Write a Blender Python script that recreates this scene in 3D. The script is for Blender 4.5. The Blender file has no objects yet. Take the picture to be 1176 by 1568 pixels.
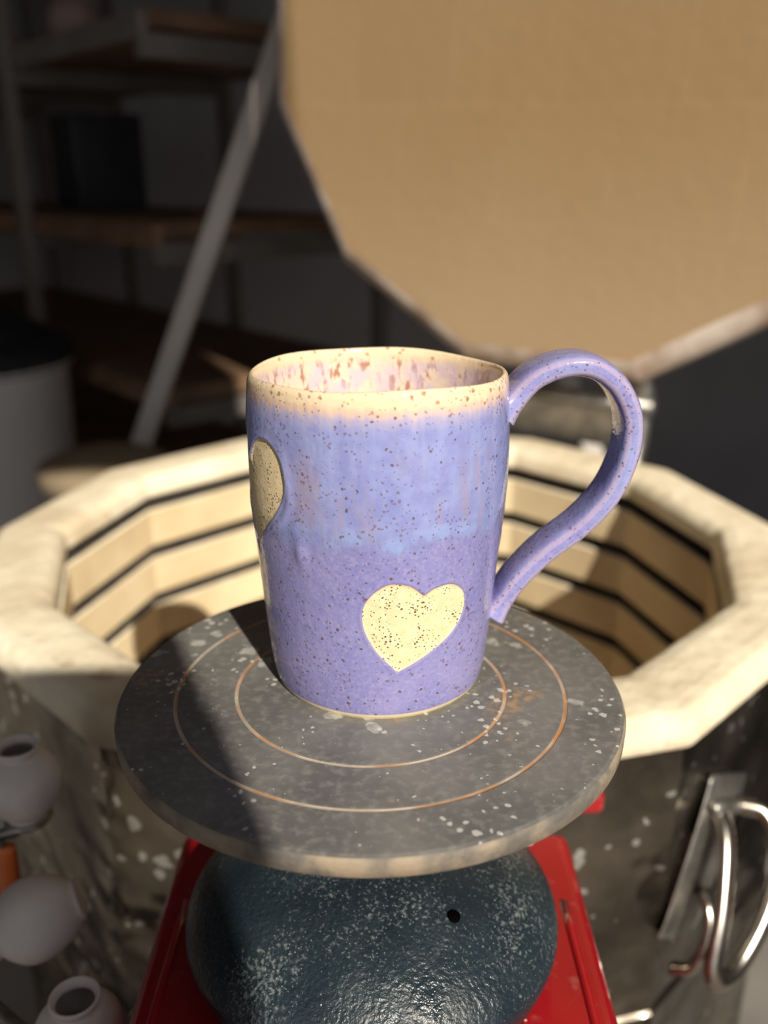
import bpy, bmesh, math, random
import numpy as np
from mathutils import Vector, Matrix
random.seed(4)
S=bpy.context.scene
try:
    S.view_settings.view_transform='Standard'
    S.view_settings.look='None'
except Exception: pass
COL=S.collection
# ------------------------------------------------------------ material helper
class Mt:
    def __init__(s,name,**kw):
        s.m=bpy.data.materials.new(name); s.m.use_nodes=True
        s.t=s.m.node_tree; s.b=s.t.nodes['Principled BSDF']
        s.tc=s.t.nodes.new('ShaderNodeTexCoord'); s.obj=s.tc.outputs['Object']
        for k,v in kw.items(): s.set(k,v)
    def set(s,k,v):
        names={'rough':'Roughness','metal':'Metallic','color':'Base Color','spec':'Specular IOR Level','coat':'Coat Weight','coatr':'Coat Roughness','normal':'Normal'}
        s._in(s.b.inputs[names[k]],v)
    def _in(s,sock,v):
        if isinstance(v,bpy.types.NodeSocket): s.t.links.new(v,sock)
        else:
            if sock.type=='RGBA' and len(v)==3: v=(*v,1)
            sock.default_value=v
    def node(s,ty,ins=None,**pr):
        n=s.t.nodes.new(ty)
        for k,v in pr.items(): setattr(n,k,v)
        for k,v in (ins or {}).items(): s._in(n.inputs[k],v)
        return n
    def map(s,scale=(1,1,1),vec=None,rot=(0,0,0)):
        return s.node('ShaderNodeMapping',{'Vector':vec or s.obj,'Scale':scale,'Rotation':rot}).outputs[0]
    def noise(s,scale,detail=4,vec=None,rough=.55):
        return s.node('ShaderNodeTexNoise',{'Vector':vec or s.obj,'Scale':scale,'Detail':detail,'Roughness':rough}).outputs['Fac']
    def warp(s,scale,amt):
        return s.node('ShaderNodeVectorMath',{0:s.node('ShaderNodeTexNoise',{'Vector':s.obj,'Scale':scale,'Detail':2.}).outputs['Color'],1:(amt,amt,amt),2:s.obj},operation='MULTIPLY_ADD').outputs[0]
    def voro(s,scale,vec=None):
        n=s.node('ShaderNodeTexVoronoi',{'Vector':vec or s.obj,'Scale':scale}); return n.outputs['Distance'],n.outputs['Color']
    def step(s,f,a,b,lo=0.,hi=1.):
        return s.node('ShaderNodeMapRange',{'Value':f,'From Min':a,'From Max':b,'To Min':lo,'To Max':hi},interpolation_type='SMOOTHSTEP').outputs[0]
    def math(s,op,a,b=0.):
        return s.node('ShaderNodeMath',{0:a,1:b},operation=op).outputs[0]
    def mix(s,f,a,b):
        n=s.node('ShaderNodeMix',data_type='RGBA')
        s._in(n.inputs[0],f); s._in(n.inputs[6],a); s._in(n.inputs[7],b); return n.outputs[2]
    def sep(s,vec=None):
        return s.node('ShaderNodeSeparateXYZ',{0:vec or s.obj}).outputs
    def attr(s,name):
        return s.node('ShaderNodeAttribute',attribute_name=name).outputs['Fac']
    def bump(s,h,dist=.001,st=.5):
        s.set('normal',s.node('ShaderNodeBump',{'Height':h,'Distance':dist,'Strength':st}).outputs[0])
    def radius(s):
        o=s.sep(); return s.math('SQRT',s.math('ADD',s.math('MULTIPLY',o[0],o[0]),s.math('MULTIPLY',o[1],o[1])))

def simple(name,c1,c2,scale=8,rough=.6,metal=0.,bump=0.,detail=5,spec=.5):
    m=Mt(name,rough=rough,metal=metal,spec=spec)
    n=m.noise(scale,detail); m.set('color',m.mix(m.step(n,.3,.7),c1,c2))
    if bump: m.bump(n,bump,.6)
    return m.m

# ------------------------------------------------------------ mesh helpers
def obj(name,verts,faces,mat=None,parent=None,smooth=False,loc=(0,0,0)):
    me=bpy.data.meshes.new(name); me.from_pydata([tuple(map(float,v)) for v in verts],[],faces); me.update()
    o=bpy.data.objects.new(name,me); COL.objects.link(o)
    if mat:
        for m in (mat if isinstance(mat,list) else [mat]): me.materials.append(m)
    if smooth: me.polygons.foreach_set('use_smooth',[True]*len(me.polygons))
    o.location=loc
    if parent: o.parent=parent
    return o
def fixn(o):
    bm=bmesh.new(); bm.from_mesh(o.data); bmesh.ops.recalc_face_normals(bm,faces=bm.faces); bm.to_mesh(o.data); bm.free()
def empty(name,loc=(0,0,0),rotz=0):
    e=bpy.data.objects.new(name,None); e.empty_display_size=.05; COL.objects.link(e); e.location=loc; e.rotation_euler=(0,0,rotz); return e
def lathe(name,prof,n,mat,parent=None,loc=(0,0,0),phase=0.,smooth=True,matfn=None):
    V=[];F=[];mi=[]
    rings=[]
    for r,z in prof:
        if r<1e-7: rings.append([len(V)]); V.append((0,0,z))
        else:
            rings.append(list(range(len(V),len(V)+n)))
            for i in range(n):
                a=phase+2*math.pi*i/n; V.append((r*math.cos(a),r*math.sin(a),z))
    for k in range(len(rings)-1):
        A,B=rings[k],rings[k+1]
        for i in range(n):
            j=(i+1)%n
            if len(A)==1 and len(B)==1: continue
            if len(A)==1: F.append((A[0],B[i],B[j]))
            elif len(B)==1: F.append((A[i],A[j],B[0]))
            else: F.append((A[i],A[j],B[j],B[i]))
            mi.append(matfn(k) if matfn else 0)
    o=obj(name,V,F,mat,parent,smooth,loc); 
    o.data.polygons.foreach_set('material_index',mi)
    fixn(o); return o
def box(name,c,s,mat,parent=None,bev=.003,seg=2,rot=(0,0,0)):
    bm=bmesh.new(); bmesh.ops.create_cube(bm,size=1)
    bmesh.ops.scale(bm,vec=s,verts=bm.verts)
    if bev: bmesh.ops.bevel(bm,geom=bm.edges[:],offset=bev,segments=seg,affect='EDGES',profile=.5)
    me=bpy.data.meshes.new(name); bm.to_mesh(me); bm.free()
    o=bpy.data.objects.new(name,me); COL.objects.link(o); me.materials.append(mat); o.location=c; o.rotation_euler=rot
    if parent: o.parent=parent
    return o
def catmull(P,sub=8,closed=False):
    P=[np.array(p,float) for p in P]; out=[]; n=len(P)
    for i in range(n if closed else n-1):
        if closed: a,b,c,d=P[i-1],P[i],P[(i+1)%n],P[(i+2)%n]
        else:
            b,c=P[i],P[i+1]; a=P[i-1] if i else 2*b-c; d=P[i+2] if i+2<n else 2*c-b
        for k in range(sub):
            t=k/sub; out.append(.5*((2*b)+(-a+c)*t+(2*a-5*b+4*c-d)*t*t+(-a+3*b-3*c+d)*t**3))
    if not closed: out.append(P[-1])
    return out
def tube(name,pts,r,mat,parent=None,n=12,sub=6,loc=(0,0,0),flat=1.):
    pts=catmull(pts,sub) if sub>1 else [np.array(p,float) for p in pts]
    V=[];F=[];up=None
    for i,p in enumerate(pts):
        t=pts[min(i+1,len(pts)-1)]-pts[max(i-1,0)]; t/=np.linalg.norm(t)
        if up is None:
            up=np.array([0,0,1.]) if abs(t[2])<.9 else np.array([1.,0,0])
        up=up-t*np.dot(up,t); up/=np.linalg.norm(up); s=np.cross(t,up)
        for k in range(n):
            a=2*math.pi*k/n; V.append(p+r*(math.cos(a)*up+flat*math.sin(a)*s))
    m=len(pts)
    for i in range(m-1):
        for k in range(n):
            l=(k+1)%n; F.append((i*n+k,i*n+l,(i+1)*n+l,(i+1)*n+k))
    F.append(tuple(range(n))); F.append(tuple(range((m-1)*n,m*n)))
    o=obj(name,V,F,mat,parent,True,loc); fixn(o); return o

# ============================================================ layout constants
CAMZ=1.0956; ZD=.93; 
MX,MY=-.002,.2936
DX,DY=-.0045,.278

# ============================================================ MUG
def glaze_material(handle=False):
    m=Mt('mug_glaze_handle' if handle else 'mug_glaze',rough=.10,spec=.55)
    o=m.sep(); h=o[2]
    streak=m.noise(430,4,m.map((1,1,.16))); streak2=m.noise(150,3,m.map((1,1,.20))); big=m.noise(45,3); mid=m.noise(170,4)
    fine=m.noise(750,4)
    lav=m.mix(m.step(big,.35,.7),(.215,.208,.455),(.265,.248,.495))
    lav=m.mix(m.step(fine,.42,.72,0,.55),lav,(.35,.32,.50))
    blue=m.mix(m.step(mid,.35,.65),(.222,.242,.50),(.26,.29,.55))
    blue=m.mix(m.step(streak,.45,.75,0,.35),blue,(.32,.37,.61))
    midband=m.math('MULTIPLY',m.step(h,.062,.070),m.step(h,.094,.082))
    blue=m.mix(m.math('MULTIPLY',m.step(streak2,.48,.68),m.math('ADD',m.math('MULTIPLY',midband,.55),.12)),blue,(.32,.255,.34))
    edge=m.math('ADD',h,m.math('MULTIPLY',m.math('SUBTRACT',m.noise(70,3,m.map((1,1,.3))),.5),.016))
    edge=m.math('ADD',edge,m.math('MULTIPLY',m.math('SUBTRACT',streak,.5),.005))
    um=m.step(edge,.0585,.0665)
    line=m.math('MULTIPLY',m.step(edge,.0600,.0635),m.step(edge,.070,.064))
    line=m.math('MULTIPLY',line,m.step(mid,.42,.68,.0,.5))
    if handle:
        c=m.mix(m.step(big,.4,.65),lav,blue)
        c=m.mix(m.step(m.attr('edge'),.6,1.,0.,.45),c,(.48,.37,.44))
    else:
        c=m.mix(um,lav,blue); c=m.mix(line,c,(.27,.38,.66))
        top=m.math('ADD',h,m.math('MULTIPLY',m.math('SUBTRACT',streak,.5),.005))
        c=m.mix(m.step(top,.0970,.1035),c,(.44,.38,.50))
        c=m.mix(m.step(top,.1010,.1042),c,(.68,.48,.37))
        c=m.mix(m.step(top,.1035,.1062),c,(.78,.61,.41))
    wv=m.warp(700,.0014)
    d,vc=m.voro(600,wv); sp=m.math('LESS_THAN',d,m.step(m.noise(120,2),.36,.66,.12,.30))
    d2,_=m.voro(270,wv); sp2=m.math('LESS_THAN',d2,m.step(h,.05,.06,.15,.115))
    c=m.mix(m.math('MULTIPLY',sp,.65),c,(.15,.09,.12)); c=m.mix(m.math('MULTIPLY',sp2,.85),c,(.12,.065,.055))
    if not handle:
        inn=m.mix(m.step(m.noise(420,4,m.map((1,1,.4))),.51,.62),(.76,.60,.48),(.42,.22,.15))
        inn=m.mix(m.step(m.noise(120,3),.42,.62,0,.65),inn,(.58,.47,.60))
        inn=m.mix(m.step(h,.1020,.1060),inn,(.78,.61,.41))
        c=m.mix(m.attr('inside'),c,inn)
        sp3=m.math('MULTIPLY',m.math('LESS_THAN',d2,.20),m.step(h,.102,.104)); c=m.mix(m.math('MULTIPLY',sp3,.7),c,(.40,.20,.09))
        c=m.mix(m.step(h,.0024,.0015),c,(.72,.60,.36))
        hd=m.attr('heart'); hm=m.step(hd,-.00012,.00012)
        clay=m.mix(m.step(m.noise(300,4),.4,.7),(.72,.57,.335),(.80,.655,.41))
        dd,_=m.voro(900,m.warp(900,.001)); clay=m.mix(m.math('LESS_THAN',dd,m.step(m.noise(130,2),.4,.65,.12,.32)),clay,(.12,.08,.06))
        halo=m.math('MULTIPLY',m.step(hd,-.0010,-.0001),.4); c=m.mix(halo,c,(.28,.21,.36))
        c=m.mix(hm,c,clay)
        m.set('rough',m.step(hd,-.0001,.0001,.10,.75))
        hh=m.math('ADD',m.math('MULTIPLY',m.noise(260,3),.6),m.math('MULTIPLY',um,.3))
        m.bump(hh,.0007,.6)
    else:
        m.bump(m.noise(300,3),.0006,.45)
    m.set('color',c)
    return m.m
def heart_poly(shift=(0,0),sym=False,scale=1,vs=1.):
    if not sym:
        L=[(.0066,.0188),(-.0005,.0268),(-.0045,.0355),(-.0038,.0435),(.0025,.0497),(.0095,.0492),(.0145,.0452)]
        R=[(.0145,.0452),(.0185,.0472),(.0245,.0472),(.0296,.0430),(.0302,.0365),(.026,.0300),(.017,.0242),(.0066,.0188)]
        a=catmull(L,6); b=catmull(R,6); P=a[:-1]+b[:-1]
    else:
        P=[]
        for i in range(64):
            t=2*math.pi*i/64; P.append((.0165*math.sin(t)**3, .0125*math.cos(t)-.0050*math.cos(2*t)-.002*math.cos(3*t)-.001*math.cos(4*t)))
        P=[(a*scale,b*scale*vs) for a,b in P]
    return np.array([(p[0]+shift[0],p[1]+shift[1]) for p in P])
def sdf(poly,U,Vv):
    d=np.full(U.shape,1e9); ins=np.zeros(U.shape,bool); n=len(poly)
    for i in range(n):
        ax,ay=poly[i]; bx,by=poly[(i+1)%n]
        ex,ey=bx-ax,by-ay; t=np.clip(((U-ax)*ex+(Vv-ay)*ey)/(ex*ex+ey*ey+1e-18),0,1)
        d=np.minimum(d,np.hypot(U-ax-t*ex,Vv-ay-t*ey))
        c=((ay>Vv)!=(by>Vv)); 
        with np.errstate(divide='ignore',invalid='ignore'):
            xs=ax+(Vv-ay)/(by-ay+1e-18)*ex
        ins^=(c&(U<xs))
    return np.where(ins,d,-d)
mug=empty('ceramic_mug',(MX,MY,ZD))
NT=640
outer_ctrl=[(0.0360,.0),(.0370,.0018),(.0379,.006),(.0390,.015),(.0401,.028),(.0411,.042),(.0422,.055),(.0431,.068),(.0434,.080),(.0431,.094),(.0425,.1035)]
op=catmull(outer_ctrl,22)
rimc=[(.0425,.1035),(.0421,.1058),(.0412,.1070),(.0402,.1067),(.0396,.1050)]
rp=catmull(rimc,5)
ip=catmull([(.0396,.1050),(.0395,.09),(.0392,.06),(.0378,.03),(.0365,.014),(.033,.0075),(.020,.0055),(.0004,.005)],10)
bot=[(.0004,.0012),(.030,.0012),(.0335,.0)]
prof=[(p[0],p[1],0) for p in bot]+[(p[0],p[1],0) for p in op[:-1]]+[(p[0],p[1],.0 if i<14 else 1.) for i,p in enumerate(rp[:-1])]+[(p[0],p[1],1.) for p in ip]
pr=np.array(prof); K=len(pr)
th=np.linspace(-math.pi,math.pi,NT,endpoint=False)
TH,RR=np.meshgrid(th,pr[:,0]); _,HH=np.meshgrid(th,pr[:,1]); _,IN=np.meshgrid(th,pr[:,2])
U=TH*.0415
hs=np.full(TH.shape,-.02)
hearts=[heart_poly(),heart_poly((-.0495,.0735),True,1.24,1.16),heart_poly((.0735,.052),True,.98),heart_poly((-.0790,.040),True,1.)]
for P in hearts:
    for off in (0,2*math.pi*.0415,-2*math.pi*.0415):
        mk=(np.abs(U+off-P[:,0].mean())<.03)
        if mk.any():
            v=sdf(P,U[mk]+off,HH[mk]); hs[mk]=np.maximum(hs[mk],v)
hs=np.where(IN>.5,-.02,hs); hs[:3]=-.02
rec=np.clip((hs+.0003)/.0006,0,1)*.00045
lip=np.exp(-((hs+.0006)/.0005)**2)*.00018
wob=1+.006*np.sin(2*TH+.6)+.003*np.sin(3*TH+1)*HH/.1
env=np.clip((.1-HH)/.03,0,1)
ledge=.00020/(1+np.exp(-(HH-.0625-.002*np.sin(9*TH)*np.sin(4*TH+1)-.0015*np.sin(TH*17))/.0006))*(1-IN)*env
roll=.00065*np.exp(-((hs+.0024+.0012*np.sin(HH*210))/.0015)**2)*np.exp(-((U+.036)/.016)**2)*(1-IN)*np.clip((HH-.050)/.01,0,1)*np.clip((.092-HH)/.01,0,1)
roll+=.0009*np.exp(-((U+.0245)/.0024)**2)*np.exp(-((HH-.0575)/.0045)**2)*(1-IN)
R2=RR*wob-rec+lip+ledge+roll
Z2=HH+np.where(HH>.09,(.0006*np.sin(2*TH+1)+.0003*np.sin(5*TH))*np.clip((HH-.09)/.01,0,1),0)+(.0012+.0008*np.cos(TH))*(HH/.107)**2
X=R2*np.sin(TH); Y=-R2*np.cos(TH)
V=np.stack([X,Y,Z2],-1).reshape(-1,3)
F=[]
for k in range(K-1):
    b=k*NT
    for i in range(NT):
        j=(i+1)%NT; F.append((b+i,b+j,b+NT+j,b+NT+i))
F.append(tuple(range(NT))[::-1]); F.append(tuple(range((K-1)*NT,K*NT)))
mb=obj('mug_body',V,F,glaze_material(),mug,True)
a=mb.data.attributes.new('heart','FLOAT','POINT'); a.data.foreach_set('value',hs.reshape(-1).astype(np.float32))
a=mb.data.attributes.new('inside','FLOAT','POINT'); a.data.foreach_set('value',IN.reshape(-1).astype(np.float32))
# handle
hp=[(.0398,.0945),(.0440,.0985),(.0497,.1045),(.0588,.1083),(.0682,.1080),(.0765,.1022),(.0820,.0920),(.0824,.0793),(.0780,.0656),(.0692,.0541),(.0567,.0436),(.0480,.0340),(.0432,.0265),(.0398,.0215)]
hp=[(a_*1.012,b_+.0008) if i>1 and i<12 else (a_,b_) for i,(a_,b_) in enumerate(hp)]
path=catmull(hp,9); Nn=len(path); NC=36; V=[];E=[]
for i,p in enumerate(path):
    t=path[min(i+1,Nn-1)]-path[max(i-1,0)]; t/=np.linalg.norm(t); nrm=np.array([-t[1],t[0]])
    s=i/(Nn-1); fl=max(0,1-s/.10)**1.5; fl2=max(0,1-(1-s)/.10)**1.5
    w=.0094-.0010*s+.003*fl+.0015*fl2; thk=.0038+.0022*fl+.0016*fl2
    for k in range(NC):
        a_=2*math.pi*k/NC; ca,sa=math.cos(a_),math.sin(a_)
        cy=math.copysign(abs(ca)**.55,ca)*w; cn=math.copysign(abs(sa)**.65,sa)*thk
        V.append((p[0]+nrm[0]*cn,cy,p[1]+nrm[1]*cn)); E.append(abs(ca)**3*(abs(sa)**.5)*2.2)
F=[]
for i in range(Nn-1):
    for k in range(NC):
        l=(k+1)%NC; F.append((i*NC+k,i*NC+l,(i+1)*NC+l,(i+1)*NC+k))
F.append(tuple(range(NC))); F.append(tuple(range((Nn-1)*NC,Nn*NC)))
mh=obj('mug_handle',V,F,glaze_material(True),mug,True); fixn(mh); mh.rotation_euler=(0,0,math.radians(3))
a=mh.data.attributes.new('edge','FLOAT','POINT'); a.data.foreach_set('value',np.array(E,np.float32))

# ============================================================ BANDING WHEEL
wheel=empty('banding_wheel',(DX,DY,ZD))
m=Mt('wheel_disc_metal',rough=.5,spec=.4)
r=m.radius(); n1=m.noise(25,6); n2=m.noise(300,5); 
c=m.mix(m.step(n1,.3,.7),(.105,.102,.097),(.165,.157,.146)); c=m.mix(m.step(n2,.45,.7,0,.5),c,(.25,.24,.22))
c=m.mix(m.step(m.noise(11,5),.52,.72,0,.4),c,(.25,.24,.22))
for r0 in (.0462,.0665):
    rm=m.math('LESS_THAN',m.math('ABSOLUTE',m.math('SUBTRACT',r,r0)),.00062)
    rc=m.mix(m.step(m.noise(40,3),.4,.6),(.50,.42,.33),(.48,.22,.08))
    c=m.mix(m.math('MULTIPLY',rm,m.step(m.noise(60,3),.3,.6,.45,.9)),c,rc)
rs=m.math('MULTIPLY',m.step(m.noise(30,5),.58,.70),m.step(n2,.4,.6)); c=m.mix(m.math('MULTIPLY',rs,.6),c,(.45,.25,.10))
vm=m.warp(90,.009)
d,vc=m.voro(75,vm); d=m.math('ADD',d,m.math('MULTIPLY',m.math('SUBTRACT',m.noise(420,3),.5),.18))
sm=m.step(m.math('SUBTRACT',m.step(m.noise(22,2),.44,.68,.0,.34),d),0.,.06); c=m.mix(m.math('MULTIPLY',sm,m.step(n2,.35,.6,.3,.75)),c,(.46,.45,.42))
d,vc=m.voro(260,m.warp(500,.002)); sm=m.math('LESS_THAN',d,m.step(m.noise(35,2),.42,.72,.04,.34)); c=m.mix(m.math('MULTIPLY',sm,.7),c,(.58,.56,.52))
m.set('color',c); m.bump(n2,.0004,.4); discm=m.m
edgem=Mt('wheel_edge_wood',rough=.7)
c=edgem.mix(edgem.step(edgem.noise(70,5),.35,.65),(.11,.10,.09),(.29,.23,.16)); c=edgem.mix(edgem.step(edgem.noise(25,3),.6,.7,0,.7),c,(.46,.25,.09)); edgem.set('color',c); edgem.bump(edgem.noise(200,4),.0008,.6); edgem=edgem.m
R0=.0862
def g(r0): return [(r0+.0009,0),(r0+.0004,-.0005),(r0-.0004,-.0005),(r0-.0009,0)]
prof=[(.010,-.030),(.010,-.0105),(.055,-.0105),(.072,-.0095),(R0-.0015,-.0074),(R0-.0002,-.0062),(R0,-.0018),(R0-.0008,-.0004),(R0-.002,0)]+g(.0665)+g(.0462)+[(.020,0),(0,0)]
lathe('wheel_disc',prof,200,[discm,edgem],wheel,matfn=lambda k: 1 if 3<=k<=6 else 0,smooth=True)
wd=bpy.data.objects['wheel_disc']
for p in wd.data.polygons:
    if abs(p.normal.z)>.9: p.use_smooth=False
steel=simple('worn_steel',(.22,.21,.19),(.42,.40,.37),60,.4,.9)
lathe('spindle',[(0,-.08),(.013,-.08),(.013,-.062),(.009,-.058),(.009,-.028),(0,-.028)],48,steel,wheel)
m=Mt('cast_base_paint',rough=.30,spec=.6)
n2=m.noise(700,6); pat=m.noise(26,4)
c=m.mix(m.step(m.noise(20,4),.3,.7),(.008,.014,.020),(.018,.030,.038))
c=m.mix(m.step(m.math('ADD',n2,m.math('MULTIPLY',pat,.7)),.90,1.14,0,.5),c,(.32,.34,.34))
d,_=m.voro(700,m.warp(900,.001)); c=m.mix(m.math('MULTIPLY',m.math('LESS_THAN',d,m.step(pat,.4,.6,.08,.17)),.6),c,(.34,.37,.37))
m.set('color',c); m.set('rough',m.step(m.noise(60,3),.35,.65,.20,.42)); m.bump(m.noise(480,3),.0009,.75); basem=m.m
bp=catmull([(.012,-.066),(.020,-.0665),(.034,-.0695),(.048,-.0745),(.060,-.0820),(.0672,-.0890),(.0702,-.0960),(.0688,-.1030)],8)
lathe('wheel_base',[(0,-.066)]+[tuple(p) for p in bp]+[(.0655,-.106),(.0645,-.115),(0,-.115)],160,basem,wheel)
black=simple('black_rubber',(.006,.006,.006),(.015,.015,.015),30,.7)
holem=simple('hole_shade_black',(.001,.001,.001),(.002,.002,.002),30,1.,spec=0.)
hx,hy=.0285,-.031
o=lathe('hole_shade_cap',[(0,.0002),(.0020,.0002),(.0023,.0),(.0023,-.002)],24,holem,wheel,loc=(hx,hy,-.0714)); o.rotation_euler=(.22,.22,0)  # raised black cap, painted as the dark inside of a hole

# ============================================================ KILN
KX,KY,KZ=.004,.655,.8456
kiln=empty('pottery_kiln',(KX,KY,0))
m=Mt('kiln_brick_rim',rough=.9,spec=.2)
o=m.sep(); n=m.noise(14,5); c=m.mix(m.step(n,.3,.7),(.68,.57,.40),(.88,.79,.61))
c=m.mix(m.step(m.noise(9,5),.50,.72,0,.6),c,(.52,.40,.25)); c=m.mix(m.step(m.noise(90,5),.57,.77,0,.5),c,(.46,.40,.31))
c=m.mix(m.step(m.noise(30,5),.64,.72,0,.6),c,(.38,.24,.11))
rr=m.math('ADD',m.radius(),m.math('MULTIPLY',m.math('SUBTRACT',m.noise(20,4),.5),.04)); c=m.mix(m.step(rr,.290,.312,0,.5),c,(.42,.34,.21))
m.set('color',c); m.bump(m.noise(60,6),.004,.6); brick=m.m
m=Mt('kiln_brick_inside',rough=.9,spec=.2)
c=m.mix(m.step(m.noise(10,4),.3,.7),(.60,.46,.28),(.76,.62,.40)); m.set('color',c); m.bump(m.noise(120,4),.0015,.4); bricki=m.m
groove=simple('element_coil_groove_shade',(.03,.025,.022),(.07,.055,.045),60,.8)  # dark colour paints in the groove shade together with the heating coils
RO,RI=.304,.250
prof=[(RO-.006,-.022),(RO-.002,-.020),(RO,-.014),(RO-.002,-.006),(RO-.008,-.001),(RO-.016,0),(RI+.014,0),(RI+.005,-.002),(RI,-.008),(RI-.001,-.020)]
z=-.020
prof2=list(prof)
tags=[0]*(len(prof)-1)
for k in range(8):
    seq=[(RI+.003,z-.001),(RI+.014,z-.003),(RI+.014,z-.011),(RI+.003,z-.013),(RI,z-.014),(RI,z-.047)]
    prof2+=seq; tags+=[0,2,2,2,0,1]; z-=.047
prof2+=[(RI,-.50),(0,-.50)]; tags+=[1,1]
o=lathe('brick_body',prof2,12,[brick,bricki,groove],kiln,loc=(0,0,KZ),smooth=False,matfn=lambda k:tags[k])
bm=bmesh.new(); bm.from_mesh(o.data)
ed=[e for e in bm.edges if all(v.co.z>-.0225 for v in e.verts) and e.is_manifold and e.calc_face_angle(0)>.15]
bmesh.ops.bevel(bm,geom=ed,offset=.0022,segments=2,affect='EDGES',profile=.5,clamp_overlap=True)
bm.to_mesh(o.data); bm.free()
m=Mt('kiln_steel_jacket',metal=.95)
n=m.noise(12,6); c=m.mix(m.step(n,.35,.7),(.08,.068,.055),(.26,.225,.18)); c=m.mix(m.step(m.noise(5,4),.5,.75,0,.7),c,(.28,.19,.12))
d,_=m.voro(80,m.warp(90,.01)); c=m.mix(m.math('LESS_THAN',d,m.step(m.noise(12,3),.42,.68,.05,.30)),c,(.80,.79,.75))
m.set('color',c); m.set('rough',m.step(m.noise(20,4),.3,.7,.12,.36)); m.bump(m.noise(9,3),.03,.45); jm=m.m
RJ=.298
lathe('steel_jacket',[(RJ,-.018),(RJ,-.20),(RJ+.002,-.202),(RJ+.002,-.225),(RJ,-.227),(RJ,-.42),(RJ+.002,-.422),(RJ+.002,-.445),(RJ,-.447),(RJ,-.60),(0,-.60)],12,jm,kiln,loc=(0,0,KZ),smooth=False)
for i in range(4):
    a_=math.pi/4+i*math.pi/2; tube('stand_leg_%d'%(i+1),[(.22*math.cos(a_),.22*math.sin(a_),0),(.22*math.cos(a_),.22*math.sin(a_),.246)],.015,steel,kiln,sub=1)
tube('stand_ring',[(.22*math.cos(t*math.pi/12),.22*math.sin(t*math.pi/12),.236) for t in range(25)],.009,steel,kiln,sub=1)
# lid
psi=math.radians(35); tdir=Vector((math.cos(psi),-math.sin(psi),0)); od=Vector((math.sin(psi),math.cos(psi),0))
tau=math.radians(2); ud=(Vector((0,0,1))*math.cos(tau)+od*math.sin(tau)); nd=tdir.cross(ud)
if nd.dot(od)>0: nd=-nd
B=Vector((.156,.895,CAMZ-.180)); RL=.362
C=B+ud*(RL*math.cos(math.pi/12))
m=Mt('lid_brick',rough=.85,spec=.2)
o=m.sep(); r=m.radius()
br=m.node('ShaderNodeTexBrick',{'Vector':m.map((1,1,1),rot=(0,0,math.radians(2))),'Color1':(.305,.200,.100,1),'Color2':(.322,.213,.108,1),'Mortar':(.345,.232,.125,1),'Scale':1.,'Mortar Size':.0014,'Brick Width':.115,'Row Height':.105,'Mortar Smooth':.8}).outputs['Color']
c=m.mix(m.step(m.noise(5,4),.35,.7,0,.6),br,(.30,.190,.092))
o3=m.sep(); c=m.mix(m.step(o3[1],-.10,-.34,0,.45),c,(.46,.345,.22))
rr=m.math('ADD',r,m.math('MULTIPLY',m.math('SUBTRACT',m.noise(5,3),.5),.06))
c=m.mix(m.math('MULTIPLY',m.step(rr,.322,.346),m.step(m.noise(7,3),.35,.62,.25,.8)),c,(.46,.19,.065))
m.set('color',c); m.bump(m.noise(60,4),.002,.3); lidm=m.m
lide=simple('lid_edge_brick',(.34,.24,.18),(.64,.55,.48),22,.85,0,.004)
lid=lathe('kiln_lid',[(0,0),(RL-.040,0),(RL-.022,0),(RL-.014,-.002),(RL-.007,-.006),(RL-.002,-.013),(RL,-.022),(RL,-.060),(RL-.004,-.066),(0,-.066)],12,[lidm,lide],kiln,phase=math.pi/12,smooth=False,matfn=lambda k:0 if k<2 else 1)
rot=Matrix((tdir,ud,nd)).transposed()
if rot.determinant()<0: rot=Matrix((-tdir,ud,nd)).transposed()
lid.matrix_local=Matrix.Translation(C-Vector((KX,KY,0)))@rot.to_4x4()
band=lathe('lid_band',[(RL+.0005,-.028),(RL+.003,-.028),(RL+.003,-.060),(RL+.0005,-.060)],12,steel,kiln,phase=math.pi/12,smooth=False); band.matrix_local=lid.matrix_local.copy()
for sgn,i in ((-1,1),(1,2)):
    p=B+tdir*(.085*sgn)+od*.03-Vector((KX,KY,0))
    q=p+od*.02; 
    tube('hinge_arm_%d'%i,[(p.x,p.y,p.z+.12),(q.x,q.y,p.z+.03),(q.x,q.y,p.z-.06),(q.x-.03*od.x,q.y-.03*od.y,p.z-.14),(q.x-.05*od.x,q.y-.05*od.y,p.z-.26)],.011,steel,kiln)
p=B+od*.045-Vector((KX,KY,0)); 
box('hinge_plate',(p.x,p.y,p.z-.05),(.17,.012,.05),steel,kiln,rot=(0,0,-psi))
tube('hinge_rod',[tuple(p-tdir*.10+Vector((0,0,-.03))),tuple(p+tdir*.10+Vector((0,0,-.03)))],.009,steel,kiln,sub=1)
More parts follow.
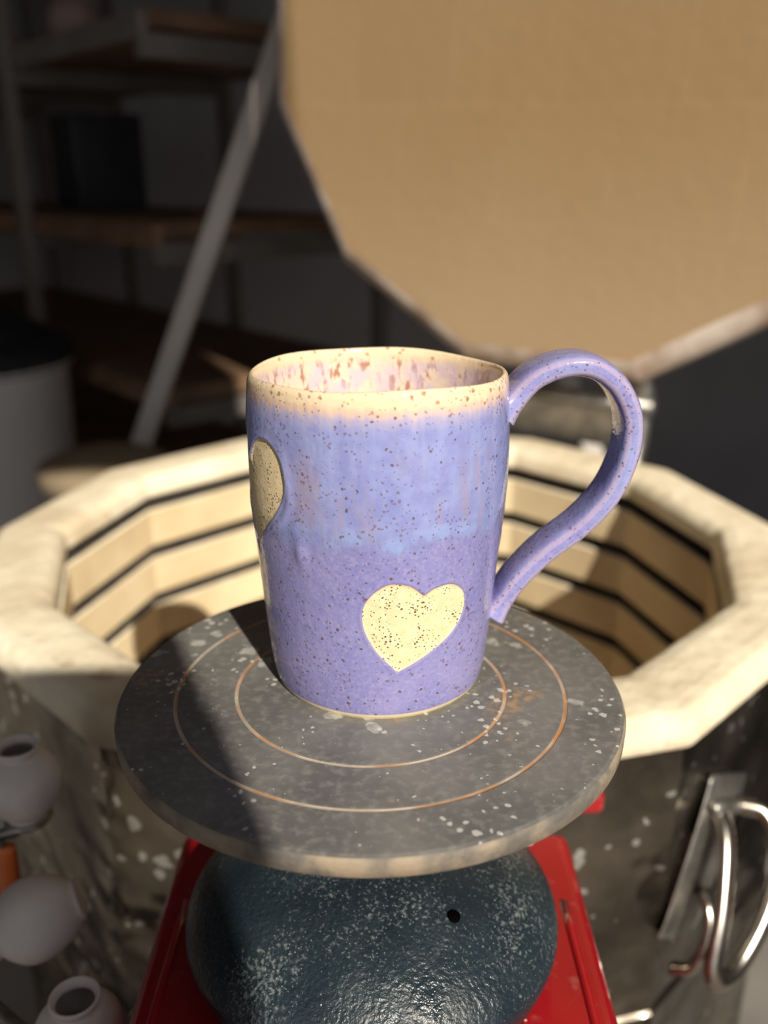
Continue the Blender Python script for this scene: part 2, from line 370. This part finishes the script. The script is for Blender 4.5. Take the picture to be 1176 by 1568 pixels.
# latch on the front-right face
chrome=simple('polished_steel',(.34,.29,.24),(.62,.57,.50),40,.25,1.)
lat=Matrix.Translation((.2035-.031,-.2035-.031,.727))@Matrix.Rotation(math.radians(45),4,'Z')@Matrix.Rotation(math.radians(26),4,'Y')@Matrix.Diagonal((1.0,.62,.82,1))
def put(o): o.matrix_local=lat@o.matrix_local; return o
put(tube('latch_plate',[(0,-.004,-.045),(0,-.006,-.03),(0,-.006,.03),(0,-.004,.070)],.028,steel,kiln,n=24,flat=.16))
put(box('latch_body',(0,-.012,.035),(.038,.018,.060),chrome,kiln,bev=.007,seg=4))
put(box('latch_tongue',(0,-.018,-.020),(.026,.010,.055),chrome,kiln,bev=.004,seg=3))
put(tube('latch_lever',[(.016,-.012,.050),(.024,-.035,.050),(.027,-.055,.025),(.022,-.062,-.010),(.008,-.060,-.046),(-.010,-.056,-.056),(-.022,-.052,-.044),(-.020,-.045,-.010),(-.015,-.028,.030),(-.012,-.012,.046)],.0070,chrome,kiln,n=16))
put(tube('latch_hook',[(0,-.014,-.01),(0,-.030,-.03),(0,-.028,-.06),(0,-.010,-.070)],.005,chrome,kiln))
put(tube('latch_pin',[(-.026,-.014,.050),(.026,-.014,.050)],.005,steel,kiln,sub=1))
tube('power_conduit',[(.10,-.312,.50),(.115,-.318,.57),(.135,-.30,.615),(.165,-.262,.61),(.185,-.240,.56),(.19,-.235,.40)],.005,chrome,kiln)
# control box
m=Mt('red_enamel',rough=.22,spec=.5,coat=.5)
c=m.mix(m.step(m.noise(8,3),.3,.7),(.26,.005,.009),(.36,.010,.014)); d,_=m.voro(70)
c=m.mix(m.math('LESS_THAN',d,m.step(m.noise(20,2),.50,.72,.0,.17)),c,(.6,.5,.5)); c=m.mix(m.step(m.noise(130,5),.58,.8,0,.3),c,(.40,.20,.18))
m.set('color',c); red=m.m
zt=ZD-.115
cb=box('control_box',(-.0038-KX,.220-KY,zt-.15),(.176,.25,.30),red,kiln,bev=.006,seg=4)
for sx,nm in ((-1,'box_ridge_left'),(1,'box_ridge_right')):
    tube(nm,[(-.0038-KX+sx*.078,.30-KY,zt-.001),(-.0038-KX+sx*.078,.22-KY,zt-.001),(-.0038-KX+sx*.070,.205-KY,zt-.001),(-.0038-KX+sx*.060,.200-KY,zt-.001),(-.0038-KX+sx*.054,.190-KY,zt-.001),(-.0038-KX+sx*.054,.12-KY,zt-.001)],.0022,red,kiln)
box('box_bracket',(0,.352-KY,zt-.15),(.10,.03,.22),steel,kiln,bev=.002)
box('indicator_cover',(.098-KX,.375-KY,zt-.006),(.020,.010,.014),red,kiln,bev=.004,seg=3)

# ============================================================ peg stand with small vases
white=simple('bisque_white',(.58,.53,.50),(.70,.65,.61),40,.7,0,.0005)
PX,PY=-.225,.34
stand=empty('ceramic_peg_stand',(PX,PY,0))
lathe('stand_foot',[(0,0),(.09,0),(.09,.008),(.02,.014),(0,.014)],48,steel,stand)
tube('stand_post',[(0,0,.01),(0,0,.87)],.006,steel,stand,sub=1)
vp=[(0,0),(.009,0),(.010,.002),(.015,.008),(.0185,.018),(.0175,.027),(.0125,.034),(.0095,.0365),(.0105,.040),(.0095,.041),(.0078,.0375),(.0100,.034),(.015,.026),(.0155,.017),(.010,.006),(0,.005)]
vpc=[(max(0,p[0]),p[1]) for p in catmull(vp,4)]
def vase(x,y,z,rot=(0,0,0),s=1.):
    v=lathe('bisque_vase',vpc,48,white,None,loc=(x,y,z)); v.rotation_euler=rot; v.scale=(s,s,s); return v
def arm(nm,x,y,z):
    tube(nm,[(0,0,z-.010),(.3*(x-PX),.3*(y-PY),z-.010),(.85*(x-PX),.85*(y-PY),z-.009),(x-PX,y-PY,z-.001)],.003,steel,stand)
    lathe(nm+'_plate',[(0,0),(.010,0),(.011,-.0012),(.010,-.0025),(0,-.0025)],32,steel,stand,loc=(x-PX,y-PY,z-.0002))
vase(-.166,.352,.8175,s=.92); arm('arm_upper',-.166,.352,.8175)
dv=Vector((-.82,-.35,-.20)).normalized()
q=dv.to_track_quat('Z','Y')
cen=Vector((-.1435,.300,.807)); base=cen-dv*.017
v=vase(*base,s=.93); v.rotation_euler=q.to_euler()
tip=cen-Vector((PX,PY,0)); mo=tip+dv*.030
tube('peg_middle',[(0,0,mo.z-.03),(.25*mo.x,.6*mo.y,mo.z-.018),tuple(mo),tuple(tip+dv*.012)],.0028,steel,stand)
vase(-.117,.262,.768,s=.92); arm('arm_lower',-.117,.262,.768)
org=simple('orange_plastic',(.75,.16,.03),(.85,.22,.05),20,.5)
tube('orange_tag',[(.046,.008,.772),(.049,.006,.79),(.050,.004,.806)],.005,org,stand,flat=.6)
tube('tag_hook',[(0,0,.806),(.03,.003,.812),(.050,.004,.806)],.0015,steel,stand)

# ============================================================ ROOM
def slab(name,c,s,mat): return box(name,c,s,mat,None,bev=0)
wallm=simple('grey_plaster',(.19,.176,.168),(.235,.218,.21),3,.9,0,.003)
wallr=simple('lighter_grey_plaster',(.26,.245,.25),(.31,.295,.30),3,.9,0,.003)
floorm=simple('concrete_floor',(.16,.145,.13),(.24,.22,.20),4,.85,0,.003)
ceilm=simple('ceiling_plaster',(.28,.265,.25),(.33,.31,.29),4,.9)
slab('floor',(.1,.6,-.05),(5.0,6.6,.1),floorm)
slab('wall_back',(.1,2.85,1.6),(3.9,.1,3.2),wallr)
slab('wall_left',(-1.8,1.1,1.6),(.1,3.4,3.2),wallm)
slab('wall_right',(2.0,1.1,1.6),(.1,3.4,3.2),wallr)
slab('ceiling',(.1,1.1,3.25),(3.9,3.6,.1),ceilm)
fw=empty('wall_front',(0,0,0))
for nm,c,s in (('wall_panel_a',(-1.5,-.65,1.6),(.5,.1,3.2)),('wall_panel_b',(1.75,-.65,1.6),(.4,.1,3.2)),('lintel',(.15,-.65,2.92),(2.8,.1,.56)),('shade_panel',(-.335,-.65,2.31),(1.83,.1,.66))):  # last panel is added out of view to keep sun off the shelving
    box(nm,c,s,wallm,fw,bev=0)
blockerm=simple('blocker_paint',(.16,.13,.11),(.22,.18,.15),6,.6)
cab=empty('shadow_blocker',(-.118,-.47,0))  # added unseen blocker; casts the hand and phone shadow on the wheel
CH=1.435
box('blocker_body',(0,0,CH/2),(.66,.14,CH),blockerm,cab,bev=.004)
for i,x in enumerate((-.165,.165)): box('blocker_door_%d'%(i+1),(x,.078,CH/2),(.32,.016,CH-.1),blockerm,cab,bev=.004)
for i,x in enumerate((-.03,.03)): tube('blocker_pull_%d'%(i+1),[(x,.088,.75),(x,.11,.76),(x,.11,.86),(x,.088,.87)],.005,steel,cab)

# shelving unit
wood=simple('shelf_wood',(.13,.070,.038),(.21,.12,.066),12,.7)
wl=simple('painted_wood',(.13,.115,.10),(.17,.15,.135),12,.7)
wl2=simple('trestle_paint',(.46,.43,.39),(.54,.50,.46),12,.7)
ang=math.radians(-50)
sh=empty('shelving_unit',(-.31,1.30,0),ang)
L=1.45
for i,zz in enumerate((.30,.58,.80,1.03,1.29,1.62)):
    box('shelf_board_%d'%(i+1),(-L/2,.2,zz),(L,.38,.022),wood,sh,bev=.002)
    for j,yy in enumerate((0.005,.395)): box('shelf_rail_%d_%d'%(i+1,j+1),(-L/2,yy,zz-.008),(L,.014,.032),wood if i in(1,2,3) else wl,sh,bev=.002)
for j,x in enumerate((-.01,-.48,-.96,-L+.01)):
    for k,yy in enumerate((-.005,.405)):
        if j==0 and k==0: continue
        box('upright_%d_%d'%(j+1,k+1),(x,yy,.9),(.03,.02,1.8),wl,sh,bev=.002)
    for i,zz in enumerate((.28,.56,.78,1.01,1.27,1.60)): box('cleat_%d_%d'%(j+1,i+1),(x,.2,zz-.012),(.022,.40,.03),wl,sh,bev=.002)
def bar(name,p,q,w,d,mat,par):
    p,q=Vector(p),Vector(q); dd=q-p; o=box(name,(0,0,0),(w,d,dd.length),mat,par,bev=.003)
    o.matrix_local=Matrix.Translation((p+q)/2)@dd.to_track_quat('Z','Y').to_matrix().to_4x4(); return o
lad=empty('folding_trestle',(0,0,0))
bar('trestle_leg_1',(-.652,1.22,0),(-.02,1.22,1.50),.026,.026,wl2,lad)
bar('trestle_leg_2',(.60,1.26,0),(-.02,1.26,1.50),.026,.026,wl2,lad)
bar('trestle_brace',(-.49,1.24,.38),(.44,1.24,.38),.022,.02,wl2,lad)
pink=simple('terracotta_pink',(.30,.20,.17),(.38,.26,.22),20,.7)
for x,y,zz,sc in ((-.55,.15,1.301,2.6),(-1.05,.2,1.301,2.4)):
    v=lathe('stoneware_jar',vpc,40,pink,sh); v.location=(x,y,zz); v.scale=(sc,sc,sc)
dk=simple('dark_box_card',(.02,.02,.022),(.035,.035,.038),9,.6)
box('black_speaker',(-.62,.2,1.042+.085),(.12,.14,.17),dk,sh,bev=.006)
binm=simple('white_plastic',(.70,.70,.70),(.78,.78,.78),6,.5)
bn=empty('plastic_bin',(-.660,1.43,0))
lathe('bin_shell',[(0,0),(.13,0),(.135,.01),(.155,.82),(.165,.825),(.165,.845),(.156,.85),(.150,.82),(.130,.02),(0,.02)],64,binm,bn)
lathe('bin_liner',[(.160,.82),(.169,.835),(.167,.852),(.156,.86),(.10,.89),(.05,.93),(0,.935)],40,black,bn)
lathe('clay_bin',[(0,0),(.065,0),(.075,.74),(.082,.745),(.082,.765),(.074,.77),(.04,.782),(0,.785)],48,simple('tan_plastic',(.20,.155,.10),(.26,.20,.13),6,.5),None,loc=(-.345,1.085,0))

# ============================================================ LIGHT + WORLD
el=math.radians(33)
Ld=Vector((.375*math.cos(el),-.927*math.cos(el),math.sin(el)))
sd=bpy.data.lights.new('sun','SUN'); sd.energy=6.1; sd.angle=math.radians(.53); sd.color=(1,.925,.79)
so=bpy.data.objects.new('sun',sd); COL.objects.link(so); so.rotation_euler=Ld.to_track_quat('Z','Y').to_euler(); so.location=(1,-3,4)
w=bpy.data.worlds.new('sky'); S.world=w; w.use_nodes=True
bg=w.node_tree.nodes['Background']; bg.inputs[0].default_value=(.88,.88,.93,1); bg.inputs[1].default_value=.85
# camera
cd=bpy.data.cameras.new('camera'); cam=bpy.data.objects.new('camera',cd); COL.objects.link(cam)
cam.location=(0,0,CAMZ); cam.rotation_euler=(math.radians(70),0,0)
cd.sensor_fit='VERTICAL'; cd.sensor_height=36; cd.sensor_width=27; cd.lens=1400/1568*36; cd.clip_start=.01
cd.dof.use_dof=True; cd.dof.focus_distance=.285; cd.dof.aperture_fstop=6.5
S.camera=cam
